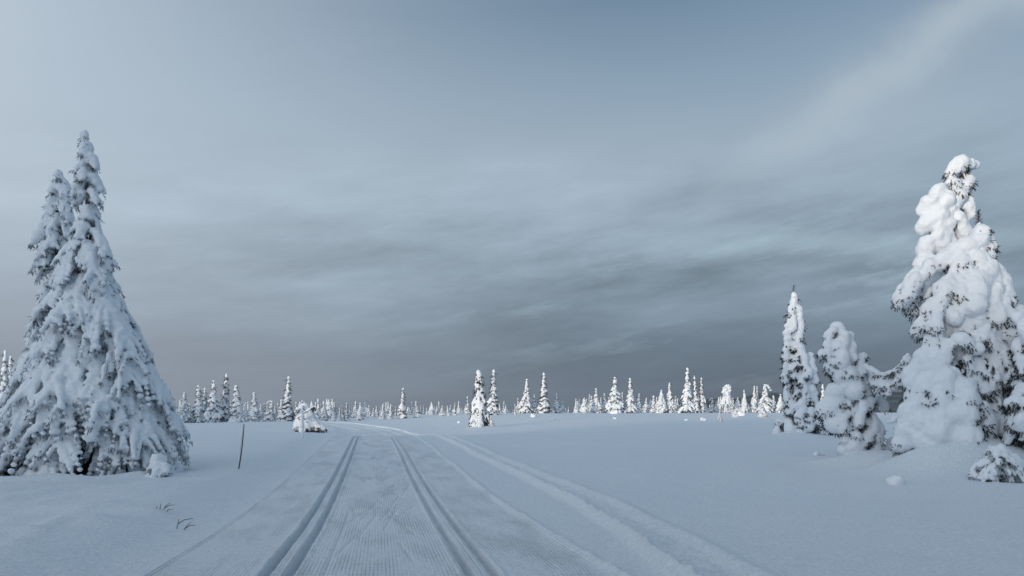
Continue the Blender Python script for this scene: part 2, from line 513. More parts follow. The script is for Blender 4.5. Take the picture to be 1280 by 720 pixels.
# ------------------------------------------------------------------ snow-laden spruce
def grow_spruce(seed, axis, prof, nb, rad, k, vox, droop=.75, fing=.32, frad=.6, spr=.13, nspr=1.0, lumps=(), depth=.9,
                amp=.02, nscale=.16, top=.5, ez=.85, thick=.012, squash=1.0, first=.2, hide_low=0.0, tufts=0, tlen=.1, pcut=.0, pscale=.35, jag=.80, tnz=-.12, lobes=()):
    """axis: [(h, x)], prof: [(h, reach left, reach right)] in metres from the axis.
    returns snow mesh, crown mesh, trunk mesh"""
    rng = np.random.default_rng(seed)
    ah = np.array([a[0] for a in axis]); axx = np.array([a[1] for a in axis])
    ph = np.array([p[0] for p in prof]); pl = np.array([p[1] for p in prof]); pr = np.array([p[2] for p in prof])
    top_h = ah[-1]
    ax_at = lambda z: np.interp(z, ah, axx)
    def reach(phi, z):
        l, r = np.interp(z, ph, pl), np.interp(z, ph, pr)
        rx = r if math.cos(phi) > 0 else l
        return math.hypot(rx * math.cos(phi), depth * .5 * (l + r) * math.sin(phi))
    hs = np.linspace(.03, top_h - top * .22, 400)
    wgt = np.array([.5 * (np.interp(z, ph, pl) + np.interp(z, ph, pr)) + .12 for z in hs]); cum = np.cumsum(wgt); cum /= cum[-1]
    Rmax = max(pl.max(), pr.max())
    sph = []; nP = []; nD = []; nL = []
    for i in range(nb):
        z1 = float(np.interp((i + rng.uniform(.1, .9)) / nb, cum, hs))
        phi = i * 2.39996 + rng.uniform(-.5, .5)
        R = reach(phi, z1) * rng.uniform(jag, 1.04) * (.96 + .22 * float(vnoise2(z1 * 8 / top_h * 1.1, phi % (2 * PI) * 1.1, seed)))
        rel = (max(R, .05) / Rmax) ** .45
        rb = rad * (.35 + .65 * rel) * rng.uniform(.68, 1.3)
        R = max(R - rb * .9, .04)
        drop = droop * R * rng.uniform(.75, 1.2) + .03
        z0 = min(z1 + drop, top_h - .1)
        drop = z0 - z1
        n = max(4, int(R / (rb * .55)) + 2)
        s = np.linspace(0, 1, n)
        wob = rng.normal() * .12 * R
        cx, sx = math.cos(phi), math.sin(phi)
        r = R * s; lat = wob * s * s
        z = z0 - drop * s ** 1.5
        xa = ax_at(z0) * (1 - s) + ax_at(z1) * s
        px = xa + cx * r - sx * lat; py = sx * r + cx * lat
        for j in range(n):
            if s[j] < first: continue
            e = .55 + .45 * math.sin(PI * min(1.0, .25 + s[j] * .62))
            rr = rb * e * rng.uniform(.85, 1.15)
            if s[j] > .95: rr *= .72
            sph.append((px[j], py[j], z[j] + rr * .35, rr))
            if z[j] > hide_low:
                m = rng.poisson(2.2 * nspr)
                for _ in range(m):
                    o = rng.normal(size=3) * rb * .55
                    nP.append((px[j] - cx * rb * .35 + o[0], py[j] - sx * rb * .35 + o[1], z[j] - rr * .35 + o[2] * .3))
                    nD.append((cx * .2 + rng.normal() * .35, sx * .2 + rng.normal() * .35, -1 + rng.normal() * .2)); nL.append(spr * rng.uniform(.7, 1.3))
        # side fingers of the fan
        nf = max(1, int(R / (rb * 1.25)))
        for f in range(nf):
            s0 = .35 + .65 * (f + rng.uniform(.2, .8)) / nf
            for sd in (-1, 1):
                if rng.random() < .12: continue
                L = fing * R * (1.25 - .75 * s0) * rng.uniform(.6, 1.3) + rb * .4
                an = phi + sd * rng.uniform(.55, 1.05)
                b0 = np.array([np.interp(s0, s, px), np.interp(s0, s, py), np.interp(s0, s, z)])
                m = max(2, int(L / (rb * .42)) + 1)
                for q in range(1, m + 1):
                    w = q / m
                    pt = b0 + np.array([math.cos(an) * L * w, math.sin(an) * L * w, -L * (.35 * w + .75 * w * w)])
                    rr = rb * frad * (1 - .35 * w) * rng.uniform(.85, 1.2)
                    sph.append((pt[0], pt[1], pt[2] + rr * .3, rr))
                    if pt[2] > hide_low:
                        c = rng.poisson((1.1 + 1.6 * (q == m)) * nspr)
                        for _ in range(c):
                            o = rng.normal(size=3) * rr * .6
                            nP.append((pt[0] - cx * rr * .5 + o[0], pt[1] - sx * rr * .5 + o[1], pt[2] - rr * .45 + o[2] * .3))
                            nD.append((math.cos(an) * .25 + rng.normal() * .35, math.sin(an) * .25 + rng.normal() * .35, -.95 + rng.normal() * .25)); nL.append(spr * rng.uniform(.6, 1.2))
        # dark inner twigs
        for _ in range(int(7 * nspr)):
            w = rng.uniform(.05, .72)
            nP.append((ax_at(z0) + cx * R * w, sx * R * w, z0 - drop * w ** 1.5 - rb * .6)); nD.append((cx * .5 + rng.normal() * .4, sx * .5 + rng.normal() * .4, -.8)); nL.append(spr * 2.0)
    # leader
    zz = top_h
    rr = rad * .26
    while zz > top_h - top:
        f = (top_h - zz) / top
        rr = rad * (.24 + .42 * f) * rng.uniform(.75, 1.3)
        sph.append((ax_at(zz) + rng.normal() * rad * .22 * f, rng.normal() * rad * .22 * f, zz - rr * .4, rr))
        zz -= rr * rng.uniform(.8, 1.5)
    for x_, y_, z_, r_ in lumps:
        if r_ < .19:
            sph.append((x_, y_, z_, r_)); continue
        sph.append((x_, y_, z_, r_ * .60))
        for _ in range(14):
            v = rng.normal(size=3); v /= np.linalg.norm(v); v[2] *= .9
            q = r_ * rng.uniform(.18, .48); o = (r_ * 1.02 - q)
            sph.append((x_ + v[0] * o, y_ + v[1] * o, z_ + v[2] * o, q))
    for l in lobes: sph.append(l)
    sph = np.array(sph)
    sn, SV, SQ = snow_mesh('snow_cover', sph, vox, k, rng, amp, nscale, ez, raw=True)
    P, d, L, R = sprigs(nP, nD, nL, rng, thick=thick)
    if tufts:
        tp, td = undersides(SV, SQ, tufts, rng, ax_at, tnz, pscale=pscale, pcut=pcut)
        if len(tp):
            P2, d2, L2, R2 = sprigs(tp, td, tlen * rng.uniform(.6, 1.4, len(tp)), rng, n=7, thick=thick)
            P, d, L, R = np.concatenate([P, P2]), np.concatenate([d, d2]), np.concatenate([L, L2]), np.concatenate([R, R2])
    cr = spike_mesh('crown', P, d, L, R, rng)
    zs = np.linspace(-.3, top_h * .97, 14)
    tr = tube_mesh('trunk', [(ax_at(z), 0, z) for z in zs], [max(.012, (.021 * top_h) * (1 - max(z, 0) / top_h) + .012) for z in zs])
    return sn, cr, tr

def place_tree(name, meshes, mats, loc, label, cat, group=None, sc=(1, 1, 1), rz=0.0):
    e = empty(name, loc)
    e.scale = sc; e.rotation_euler = (0, 0, rz)
    tag(e, label, cat, group)
    for nm, me, ma in zip(('snow_cover', 'crown', 'trunk'), meshes, mats):
        link(nm, me, ma, e)
    return e

def from_px(cols, ax, base, d, shrink=1.0):
    """cols: [(py, left px, right px)], ax: [(py, px)] -> prof, axis in metres at distance d"""
    m = d / F
    axs = sorted([((base - py) * m, (px - ax[-1][1]) * m) for py, px in ax])
    ah = [a[0] for a in axs]; av = [a[1] for a in axs]
    x0 = ax[-1][1]
    prof = []
    for py, l, r in cols:
        h = (base - py) * m
        a = np.interp(h, ah, av)
        prof.append((h, max(.03, a - (l - x0) * m), max(.03, (r - x0) * m - a)))
    prof.sort()
    return axs, prof, ((x0 - 640) * m, d, CAMZ - (base - HZ) * m)

# ================================================================== build
MS_NEAR = snow_tree_mat('branch_snow', 1.0)
MS_FAR = snow_tree_mat('distant_branch_snow', .35)
MN_FROST = needle_mat('frosted_needles', .72)
MN_DARK = needle_mat('dark_needles', .15)
MN_FAR = needle_mat('distant_needles', .35)
MB = bark_mat()
build_ground(ground_mat(), trail_mat())

# ---- the two big spruces on the left
axs, prof, loc = from_px([(172, 103, 112), (185, 96, 119), (205, 92, 127), (235, 86, 135), (256, 88, 138), (268, 88, 124), (290, 82, 131), (320, 72, 148), (350, 64, 156), (375, 58, 158), (400, 52, 168),
                          (430, 44, 184), (460, 34, 194), (500, 16, 208), (550, -6, 222), (592, -24, 236), (606, -30, 236)],
                         [(163, 106), (260, 110), (400, 108), (600, 107)], 602, 17.0)
_r2 = np.random.default_rng(8)
BASE_L = [(x_ + _r2.normal() * .05, -1.65 + .35 * abs(x_) ** 1.5 * .25 + _r2.normal() * .12, -.02 + _r2.uniform(-.06, .08), _r2.uniform(.12, .22)) for x_ in np.linspace(-2.2, 2.0, 44)]
g = grow_spruce(11, axs, prof, 175, .168, .016, .024, droop=1.1, fing=.50, frad=.50, lobes=BASE_L, nspr=1.0, spr=.10, top=.7, depth=.85, first=.3, thick=.009, jag=.82, tufts=2500, tlen=.07, pcut=-.12, amp=.022, nscale=.14)
place_tree('snowy_spruce', g, (MS_NEAR, MN_FROST, MB), loc, 'tallest snow-draped spruce, sharp pointed top, full skirt of drooping boughs beside the trail', 'tree', 'big spruces by the trail')
axs, prof, loc = from_px([(220, 68, 78), (236, 60, 90), (255, 56, 97), (270, 52, 98), (300, 38, 104), (318, 33, 106), (345, 42, 106), (380, 48, 104), (398, 38, 110), (430, 26, 116), (460, 26, 120), (480, 12, 124),
                          (520, 2, 130), (560, -16, 136), (600, -34, 140)],
                         [(213, 73), (300, 70), (400, 74), (600, 72)], 600, 18.6)
g = grow_spruce(23, axs, prof, 155, .168, .016, .026, droop=1.1, fing=.50, frad=.50, nspr=1.0, spr=.10, top=.6, depth=.8, first=.3, thick=.009, jag=.88, tufts=1900, tlen=.07, pcut=-.12, amp=.022, nscale=.14)
place_tree('snowy_spruce', g, (MS_NEAR, MN_FROST, MB), loc, 'shorter drooping spruce crowded against the back of the tallest pointed spruce', 'tree', 'big spruces by the trail')

# ---- the heavily laden spruces on the right
def wl(px, py, d, r):     # a lump of snow given in the photo, as a world sphere
    return np.array([(px - 640) * d / F, d, CAMZ - (py - HZ) * d / F, r])
def hang(lst, axs, prof, loc, d0, depth=.75, seed=1, k=.85):
    """drooping snow lobes: each a chain of (px, py) with a radius in photo pixels, laid on the outside of the crown"""
    r_ = np.random.default_rng(seed); out = []
    ah = [a[0] for a in axs]; av = [a[1] for a in axs]; ph = [p[0] for p in prof]
    for ln in lst:
        rp = ln[-1]; pts = ln[:-1]
        fwd = r_.uniform(.8, 1.05)
        for (p, q) in zip(pts[:-1], pts[1:]):
            n = max(2, int(math.hypot(q[0] - p[0], q[1] - p[1]) / (rp * .55)))
            for i in range(n + 1):
                w = i / n
                px, py = p[0] + (q[0] - p[0]) * w, p[1] + (q[1] - p[1]) * w
                h = CAMZ - (py - HZ) * d0 / F - loc[2]
                dx = (px - 640) * d0 / F - loc[0] - np.interp(h, ah, av)
                R = np.interp(h, ph, [p_[1] if dx < 0 else p_[2] for p_ in prof])
                y = -depth * k * fwd * math.sqrt(max(R * R - dx * dx, 0))
                d = d0 + y; r = rp * d0 / F * (.70 + .16 * w) * r_.uniform(.78, 1.15)
                jx, jz = r_.normal() * r * .22, r_.normal() * r * .18
                out.append(((px - 640) * d / F - loc[0] + jx, y, CAMZ - (py - HZ) * d / F - loc[2] + jz, r))
    return out
def shrink(prof, f): return [(h, a * f, b * f) for h, a, b in prof]
def lumps_at(lst, loc): return [tuple(wl(*l) - np.array([*loc, 0])) for l in lst]

axs, prof, loc = from_px([(292, 1213, 1234), (318, 1196, 1242), (345, 1182, 1252), (363, 1168, 1262), (381, 1156, 1272), (400, 1146, 1276), (440, 1140, 1278), (480, 1132, 1280),
                          (520, 1127, 1284), (560, 1122, 1290), (596, 1112, 1296)],
                         [(277, 1223), (330, 1218), (400, 1212), (590, 1208)], 590, 18.0)
arch = []
for i in range(23):
    px_ = 1070 + i * 3.0
    yc = 444 + 24 * (1 - ((px_ - 1108) / 38.0) ** 2) if px_ < 1108 else 444 + 24 * (1 - ((px_ - 1108) / 28.0) ** 2)
    low = 12 + 15 * math.sin(PI * i / 22)
    q = 0
    while q < low:
        arch.append(tuple(wl(px_ + (q % 3) - 1, yc + q, 20.1 - .075 * i, .05 if q else .065) - np.array([*loc, 0]))); q += 5
LC = [[(1226, 286), (1224, 300), 12], [(1236, 296), (1240, 318), 9], [(1224, 300), (1199, 314), (1165, 333), 14], [(1165, 333), (1138, 360), (1128, 377), 12],
      [(1202, 327), (1181, 363), (1162, 390), 14], [(1227, 322), (1222, 350), (1217, 378), 19], [(1210, 330), (1200, 372), 14], [(1245, 340), (1263, 378), 13], [(1240, 350), (1246, 396), 12],
      [(1186, 352), (1173, 386), (1169, 408), 10], [(1158, 392), (1148, 416), 11], [(1194, 372), (1198, 402), 9], [(1222, 380), (1224, 404), 10], [(1256, 380), (1266, 431), 12], [(1272, 388), (1276, 420), 11],
      [(1166, 430), (1143, 470), (1137, 545), 15], [(1168, 440), (1158, 485), (1153, 550), 17], [(1185, 434), (1166, 474), 13], [(1180, 470), (1172, 540), 15], [(1196, 420), (1216, 436), 10], [(1186, 462), (1198, 478), 9],
      [(1209, 450), (1226, 484), 9], [(1240, 420), (1246, 452), 9], [(1200, 494), (1186, 545), 18], [(1205, 490), (1204, 545), 20], [(1208, 492), (1230, 535), 17], [(1190, 498), (1165, 555), 15], [(1216, 500), (1236, 524), 12],
      [(1228, 490), (1250, 480), (1254, 502), 9], [(1263, 486), (1266, 526), 10], [(1276, 488), (1278, 536), 10], [(1248, 500), (1252, 540), 12], [(1150, 500), (1126, 560), 13], [(1112, 528), (1132, 520), 4.5], [(1240, 540), (1246, 570), 14], [(1215, 545), (1212, 575), 16]]
g = grow_spruce(31, axs, shrink(prof, .94), 95, .15, .022, .028, droop=1.3, fing=.40, frad=.56, nspr=1.2, spr=.12, tufts=2500, tlen=.085, tnz=.0, pcut=.10, pscale=.55, jag=.72,
                lobes=arch + hang(LC, axs, prof, loc, 18.0), top=.35, depth=.75, amp=.036, nscale=.24, ez=1.0, thick=.009)
front = place_tree('snow_laden_spruce', g, (MS_NEAR, MN_DARK, MB), loc, 'broad spruce buried under smooth thick snow lobes, with a bare dark leader twig', 'tree', 'heavily laden spruces')
rng = np.random.default_rng(5)
P, D, L, R = [], [], [], []
for z in np.linspace(0, .34, 16):
    for q in range(5):
        th = rng.uniform(0, 2 * PI)
        P.append((axs[-1][1], 0, axs[-1][0] - .1 + z)); D.append((math.cos(th), math.sin(th), .55)); L.append(.11 * (1.2 - z * 1.6)); R.append(.008)
P.append((axs[-1][1], 0, axs[-1][0] - .15)); D.append((0.02, 0, 1)); L.append(.5); R.append(.014)
link('leader_twig', spike_mesh('leader_twig', P, D, np.array(L), np.array(R), rng), MN_DARK, front)

axs, prof, loc = from_px([(203, 1184, 1217), (216, 1178, 1219), (230, 1172, 1213), (250, 1155, 1214), (280, 1149, 1214), (310, 1149, 1212), (330, 1143, 1215), (350, 1128, 1225), (368, 1121, 1235), (388, 1127, 1240),
                          (405, 1140, 1245), (470, 1135, 1250), (590, 1120, 1260)],
                         [(197, 1204), (216, 1201), (240, 1192), (280, 1182), (330, 1184), (400, 1192), (590, 1195)], 588, 19.2)
LB = [[(1219, 204), (1200, 206), (1186, 214), 9], [(1206, 203), (1192, 210), 9], [(1211, 222), (1202, 246), 10], [(1190, 222), (1196, 240), 10], [(1178, 238), (1157, 264), 12], [(1186, 244), (1176, 268), 11], [(1168, 266), (1154, 286), 13],
      [(1196, 254), (1172, 283), 11], [(1198, 270), (1206, 298), 11], [(1172, 288), (1157, 310), 13], [(1182, 284), (1180, 308), 12], [(1211, 250), (1213, 268), 8], [(1190, 296), (1186, 322), 12], [(1160, 312), (1152, 330), 10],
      [(1166, 325), (1136, 356), (1130, 372), 12], [(1150, 345), (1140, 385), 11], [(1170, 345), (1160, 400), 12]]
g = grow_spruce(37, axs, shrink(prof, .92), 80, .145, .022, .028, droop=1.1, fing=.40, frad=.56, nspr=1.2, spr=.12, tufts=1500, tlen=.085, tnz=.0, pcut=.12, pscale=.55, jag=.75,
                lobes=hang(LB, axs, prof, loc, 19.2), top=.5, depth=.75, amp=.036, nscale=.24, ez=1.0, thick=.009)
place_tree('snow_laden_spruce', g, (MS_NEAR, MN_DARK, MB), loc, 'tall crooked spruce with a bulbous sunlit snow top rising behind the bare leader twig', 'tree', 'heavily laden spruces')

axs, prof, loc = from_px([(388, 1282, 1305), (410, 1266, 1318), (440, 1254, 1330), (480, 1258, 1338), (520, 1254, 1342), (560, 1256, 1346), (598, 1250, 1350)],
                         [(376, 1293), (590, 1300)], 596, 16.8)
g = grow_spruce(41, axs, prof, 85, .165, .020, .030, droop=1.2, fing=.40, frad=.56, nspr=1.0, spr=.13, tufts=1100, tlen=.10, pcut=.05, pscale=.5, jag=.75, top=.4, depth=.8, amp=.034, nscale=.30, ez=1.0, thick=.010,
                lumps=lumps_at([(1272, 505, 16.3, .24), (1278, 525, 16.2, .26), (1284, 490, 16.3, .26), (1276, 400, 16.6, .22), (1284, 415, 16.5, .25)], loc))
place_tree('snow_laden_spruce', g, (MS_NEAR, MN_DARK, MB), loc, 'snow-lumped spruce cut off by the picture edge, crowding the broad spruce', 'tree', 'heavily laden spruces')

# ---- the bowed tree to its left
axs, prof, loc = from_px([(412, 1033, 1058), (425, 1031, 1064), (440, 1030, 1072), (455, 1031, 1080), (470, 1036, 1086), (490, 1042, 1094), (510, 1046, 1100), (530, 1044, 1106), (555, 1050, 1112), (578, 1054, 1112)],
                         [(405, 1044), (440, 1050), (480, 1062), (530, 1076), (576, 1084)], 576, 20.0)
LE = [[(1041, 412), (1035, 419), 7], [(1035, 421), (1035, 440), (1037, 458), (1048, 469), 8], [(1054, 418), (1051, 434), (1054, 462), 11], [(1062, 421), (1066, 444), 8], [(1057, 456), (1060, 470), 10], [(1076, 446), (1075, 468), 7],
      [(1066, 468), (1068, 488), 13], [(1051, 471), (1057, 482), 10], [(1043, 490), (1038, 512), (1046, 530), 16], [(1036, 498), (1040, 522), 13], [(1055, 522), (1057, 548), 8], [(1052, 552), (1054, 568), 8], [(1080, 505), (1074, 528), 9],
      [(1098, 484), (1106, 508), 7], [(1095, 490), (1083, 506), 8], [(1084, 462), (1092, 486), 7], [(1097, 528), (1084, 548), (1068, 570), 9], [(1100, 535), (1092, 570), 10], [(1118, 552), (1104, 572), 9], [(1070, 545), (1064, 570), 9]]
g = grow_spruce(47, axs, shrink(prof, .92), 70, .115, .018, .027, droop=1.1, fing=.38, frad=.56, nspr=1.3, spr=.11, tufts=1000, tlen=.08, tnz=.0, pcut=.10, pscale=.45, jag=.75,
                lobes=hang(LE, axs, prof, loc, 20.0, .8), top=.3, depth=.8, amp=.02, nscale=.2, ez=1.0, thick=.009)
place_tree('bowed_spruce', g, (MS_NEAR, MN_DARK, MB), loc, 'short spruce bowed over under snow, with a big round snow ball against its foot', 'tree')

# ---- the slender one farther back
axs, prof, loc = from_px([(372, 988, 998), (385, 983, 1003), (398, 979, 1006), (412, 979, 1007), (430, 980, 1010), (445, 978, 1013), (460, 977, 1018), (478, 977, 1022), (495, 976, 1024), (515, 975, 1027), (535, 974, 1030), (548, 972, 1034)],
                         [(364, 992), (450, 994), (546, 998)], 546, 35.0)
LF = [[(993, 374), (989, 391), 5], [(998, 382), (1000, 399), 5], [(987, 401), (983, 415), 5.5], [(1001, 401), (999, 419), 6], [(992, 396), (992, 412), 5], [(985, 421), (981, 446), 6], [(996, 421), (1003, 442), 7], [(983, 452), (981, 477), 6],
      [(1005, 444), (1009, 469), 7], [(1013, 444), (1019, 477), 6], [(995, 450), (993, 470), 7], [(1003, 475), (1007, 497), 7], [(1016, 483), (1021, 512), 7], [(991, 502), (989, 516), 7], [(1003, 502), (999, 524), 8], [(983, 483), (985, 504), 6],
      [(1012, 512), (1010, 536), 9], [(976, 528), (970, 543), 8], [(983, 526), (990, 544), 9], [(1018, 526), (1034, 544), 10], [(1024, 520), (1028, 545), 9], [(1000, 532), (1004, 546), 9]]
g = grow_spruce(53, axs, shrink(prof, .92), 105, .17, .025, .042, droop=1.15, fing=.36, frad=.58, nspr=.9, spr=.14, first=.25, tufts=800, tlen=.12, tnz=-.05, pcut=.08, pscale=.7, jag=.75,
                lobes=hang(LF, axs, prof, loc, 35.0, .9), top=.9, depth=.9, amp=.03, nscale=.3, thick=.016)
slim = place_tree('slender_spruce', g, (MS_NEAR, MN_DARK, MB), loc, 'slender snow-clad spruce standing alone between the bowed tree and the open field', 'tree')
P, D, L, R = [], [], [], []
for z in np.linspace(0, .3, 6):
    for q in range(3):
        th = rng.uniform(0, 2 * PI); P.append((axs[-1][1], 0, axs[-1][0] - .1 + z)); D.append((math.cos(th), math.sin(th), .5)); L.append(.16); R.append(.014)
P.append((axs[-1][1], 0, axs[-1][0] - .2)); D.append((0, 0, 1)); L.append(.62); R.append(.022)
link('leader_twig', spike_mesh('leader_twig', P, D, np.array(L), np.array(R), rng), MN_DARK, slim)

# ---- lone tree in the middle of the field + its small neighbour
axs, prof, loc = from_px([(470, 595, 603), (480, 592, 605), (487, 593, 606), (495, 590, 609), (505, 589, 611), (515, 587, 612), (525, 585, 614), (534, 582, 616)],
                         [(463, 599), (480, 599), (534, 599)], 534, 75.0)
g = grow_spruce(59, axs, prof, 120, .23, .025, .055, droop=1.0, fing=.4, frad=.56, nspr=.7, spr=.2, first=.3, tufts=240, tlen=.16, pcut=.03, pscale=1.0, jag=.62, top=1.0, depth=.95, amp=.05, nscale=.5, thick=.022)
place_tree('field_spruce', g, (MS_FAR, MN_FAR, MB), loc, 'plump snow-caked spruce standing out in the open field, nearer than the tree line', 'tree')

# ---- knobby shrubs and bent things at the feet
def knob_shrub(seed, cols, ax, base, d, label, nb=60, rad=.06, mats=(MS_NEAR, MN_FROST, MB)):
    axs, prof, loc = from_px(cols, ax, base, d)
    g = grow_spruce(seed, axs, prof, nb, rad, .010, .020, droop=.5, fing=.5, frad=.55, nspr=1.0, spr=.08, top=.12, depth=.8, thick=.008, jag=.5, tufts=200, tlen=.05, pcut=.0, amp=.03, nscale=.12)
    return place_tree('snowy_shrub', g, mats, loc, label, 'shrub')
knob_shrub(61, [(570, 188, 206), (580, 180, 214), (592, 176, 220), (606, 174, 223), (614, 174, 223)], [(566, 196), (614, 199)], 613, 15.4, 'frosted low twiggy shrub at the skirt of the tallest pointed spruce')
knob_shrub(67, [(562, 1236, 1262), (572, 1226, 1275), (584, 1218, 1284), (598, 1212, 1290)], [(555, 1250), (598, 1250)], 600, 15.3, 'knobby snow-crusted shrub in front of the broad spruce, touching the picture edge', 75, .07)

# snow-buried bent spruce by the white post
axs, prof, loc = from_px([(512, 374, 388), (518, 370, 392), (525, 368, 396), (532, 366, 402), (540, 364, 406)], [(507, 380), (540, 384)], 540, 64.0)
bl = [(370 + i * 1.7, 523 - 1.15 * i, 62.6, .09) for i in range(14)] + [(370, 515, 63.5, .18), (372, 511, 63.5, .18), (377, 509, 63.5, .18), (400, 534, 63.5, .25), (404, 536, 63.5, .2)]
g = grow_spruce(71, axs, prof, 46, .3, .05, .07, droop=1.0, fing=.3, frad=.6, nspr=.4, spr=.2, tufts=110, tlen=.25, pcut=.05, pscale=1.2, jag=.7, lumps=lumps_at(bl, loc), top=.3, depth=.9, amp=.04, nscale=.4, thick=.02)
place_tree('bent_spruce', g, (MS_FAR, MN_DARK, MB), loc, 'squat snow-buried spruce like a bent tent behind the white post', 'tree')

# ------------------------------------------------------------------ distant tree line
def variant(seed, w, lean=0.0, waist=1.0, nb=80, rad=.34, bl=(), top=1.1, droop=.85, base=1.0):
    hh = 8.0
    hs = np.linspace(0, 1, 7)
    axs = [(h * hh, lean * h ** 2) for h in hs]
    prof = [(0, w * base, w * base), (1.0, w * .93, w * .93), (2.6, w * .74 * waist, w * .74 * waist), (4.4, w * .50 * waist, w * .50 * waist), (6.2, w * .30 * waist, w * .30 * waist), (7.2, w * .17, w * .17), (7.8, w * .08, w * .08)]
    r = np.random.default_rng(seed)
    prof = [(h, a * r.uniform(.85, 1.15), b * r.uniform(.85, 1.15)) for h, a, b in prof]
    return grow_spruce(seed, axs, prof, int(nb * .8), rad * .9, .03, .075, droop=droop * 1.1, fing=.42, frad=.55, nspr=.45, spr=.24, top=top * .5, lumps=bl, amp=.05, nscale=.4, thick=.018, first=.3, jag=.55, tufts=170, tlen=.18, pcut=-.05, pscale=.9)
VAR = {
    'spire': [variant(101, 1.0, waist=1.0, nb=100, rad=.25), variant(102, .95, .2, waist=.92, nb=100, rad=.27), variant(103, 1.15, -.1, waist=.9, nb=110, rad=.27), variant(104, 1.05, .1, waist=1.1, nb=105, rad=.25)],
    'cone': [variant(111, 1.55, nb=110), variant(112, 1.4, .15, nb=100), variant(113, 1.7, -.1, nb=115), variant(114, 1.5, .1, waist=.85, nb=100)],
    'plump': [variant(121, 1.9, .2, waist=1.2, nb=90, rad=.48, top=.7), variant(122, 1.8, -.3, waist=1.3, nb=85, rad=.5, top=.7)],
    'hook': [variant(131, 1.8, 0, nb=80, rad=.36, bl=[(.2 * i, 0, 7.9 - .06 * i * i, .26) for i in range(6)], top=.8), variant(132, 1.7, .3, nb=80, rad=.36, bl=[(-.2 * i, 0, 7.8 - .05 * i * i, .25) for i in range(6)], top=.8)],
    'block': [variant(141, 1.5, .2, waist=2.0, nb=90, rad=.5, top=.5, bl=[(.3, 0, 7.3, .9), (-.6, 0, 6.6, .85), (.6, 0, 6.4, .8), (-.9, 0, 5.9, .6)])],
}
WV = {k: [max(abs(v.co.x) for v in m[0].vertices) for m in vs] for k, vs in VAR.items()}
MATF = (MS_FAR, MN_FAR, MB)
rr = random.Random(7)

def ground_hit(px, py):
    ys = np.arange(8, 175, .25)
    dz = CAMZ - (py - HZ) * ys / F - H((px - 640) * ys / F, ys)
    i = np.nonzero(dz < 0)[0]
    return float(ys[i[0]]) if len(i) else None

def far_tree(px, top, w, kind, label, group=None, d=None, base=None, vi=None, flip=False):
    if d is None:
        d = (ground_hit(px, base) if base else None) or rr.uniform(126, 150)
    x = (px - 640) * d / F
    z = float(H(x, d)) - .1
    h = CAMZ - (top - HZ) * d / F - z
    v = rr.randrange(len(VAR[kind])) if vi is None else vi
    sx = w * d / F / 2 / WV[kind][v]; sz = h / 8.1
    sx = max(.75 * sz, min(1.7 * sz, sx * 1.08))
    nm = {'spire': 'distant_spruce', 'cone': 'distant_spruce', 'plump': 'distant_spruce', 'hook': 'distant_spruce', 'block': 'distant_spruce'}[kind]
    e = place_tree(nm, VAR[kind][v], MATF, (x, d, z), label, 'tree', group, (-sx if flip else sx, sx, sz), rr.uniform(-.35, .35) if kind in ('hook', 'block') else rr.uniform(0, 6.28))
    e.rotation_euler.x = rr.gauss(0, .025); e.rotation_euler.y = rr.gauss(0, .025)
    return e

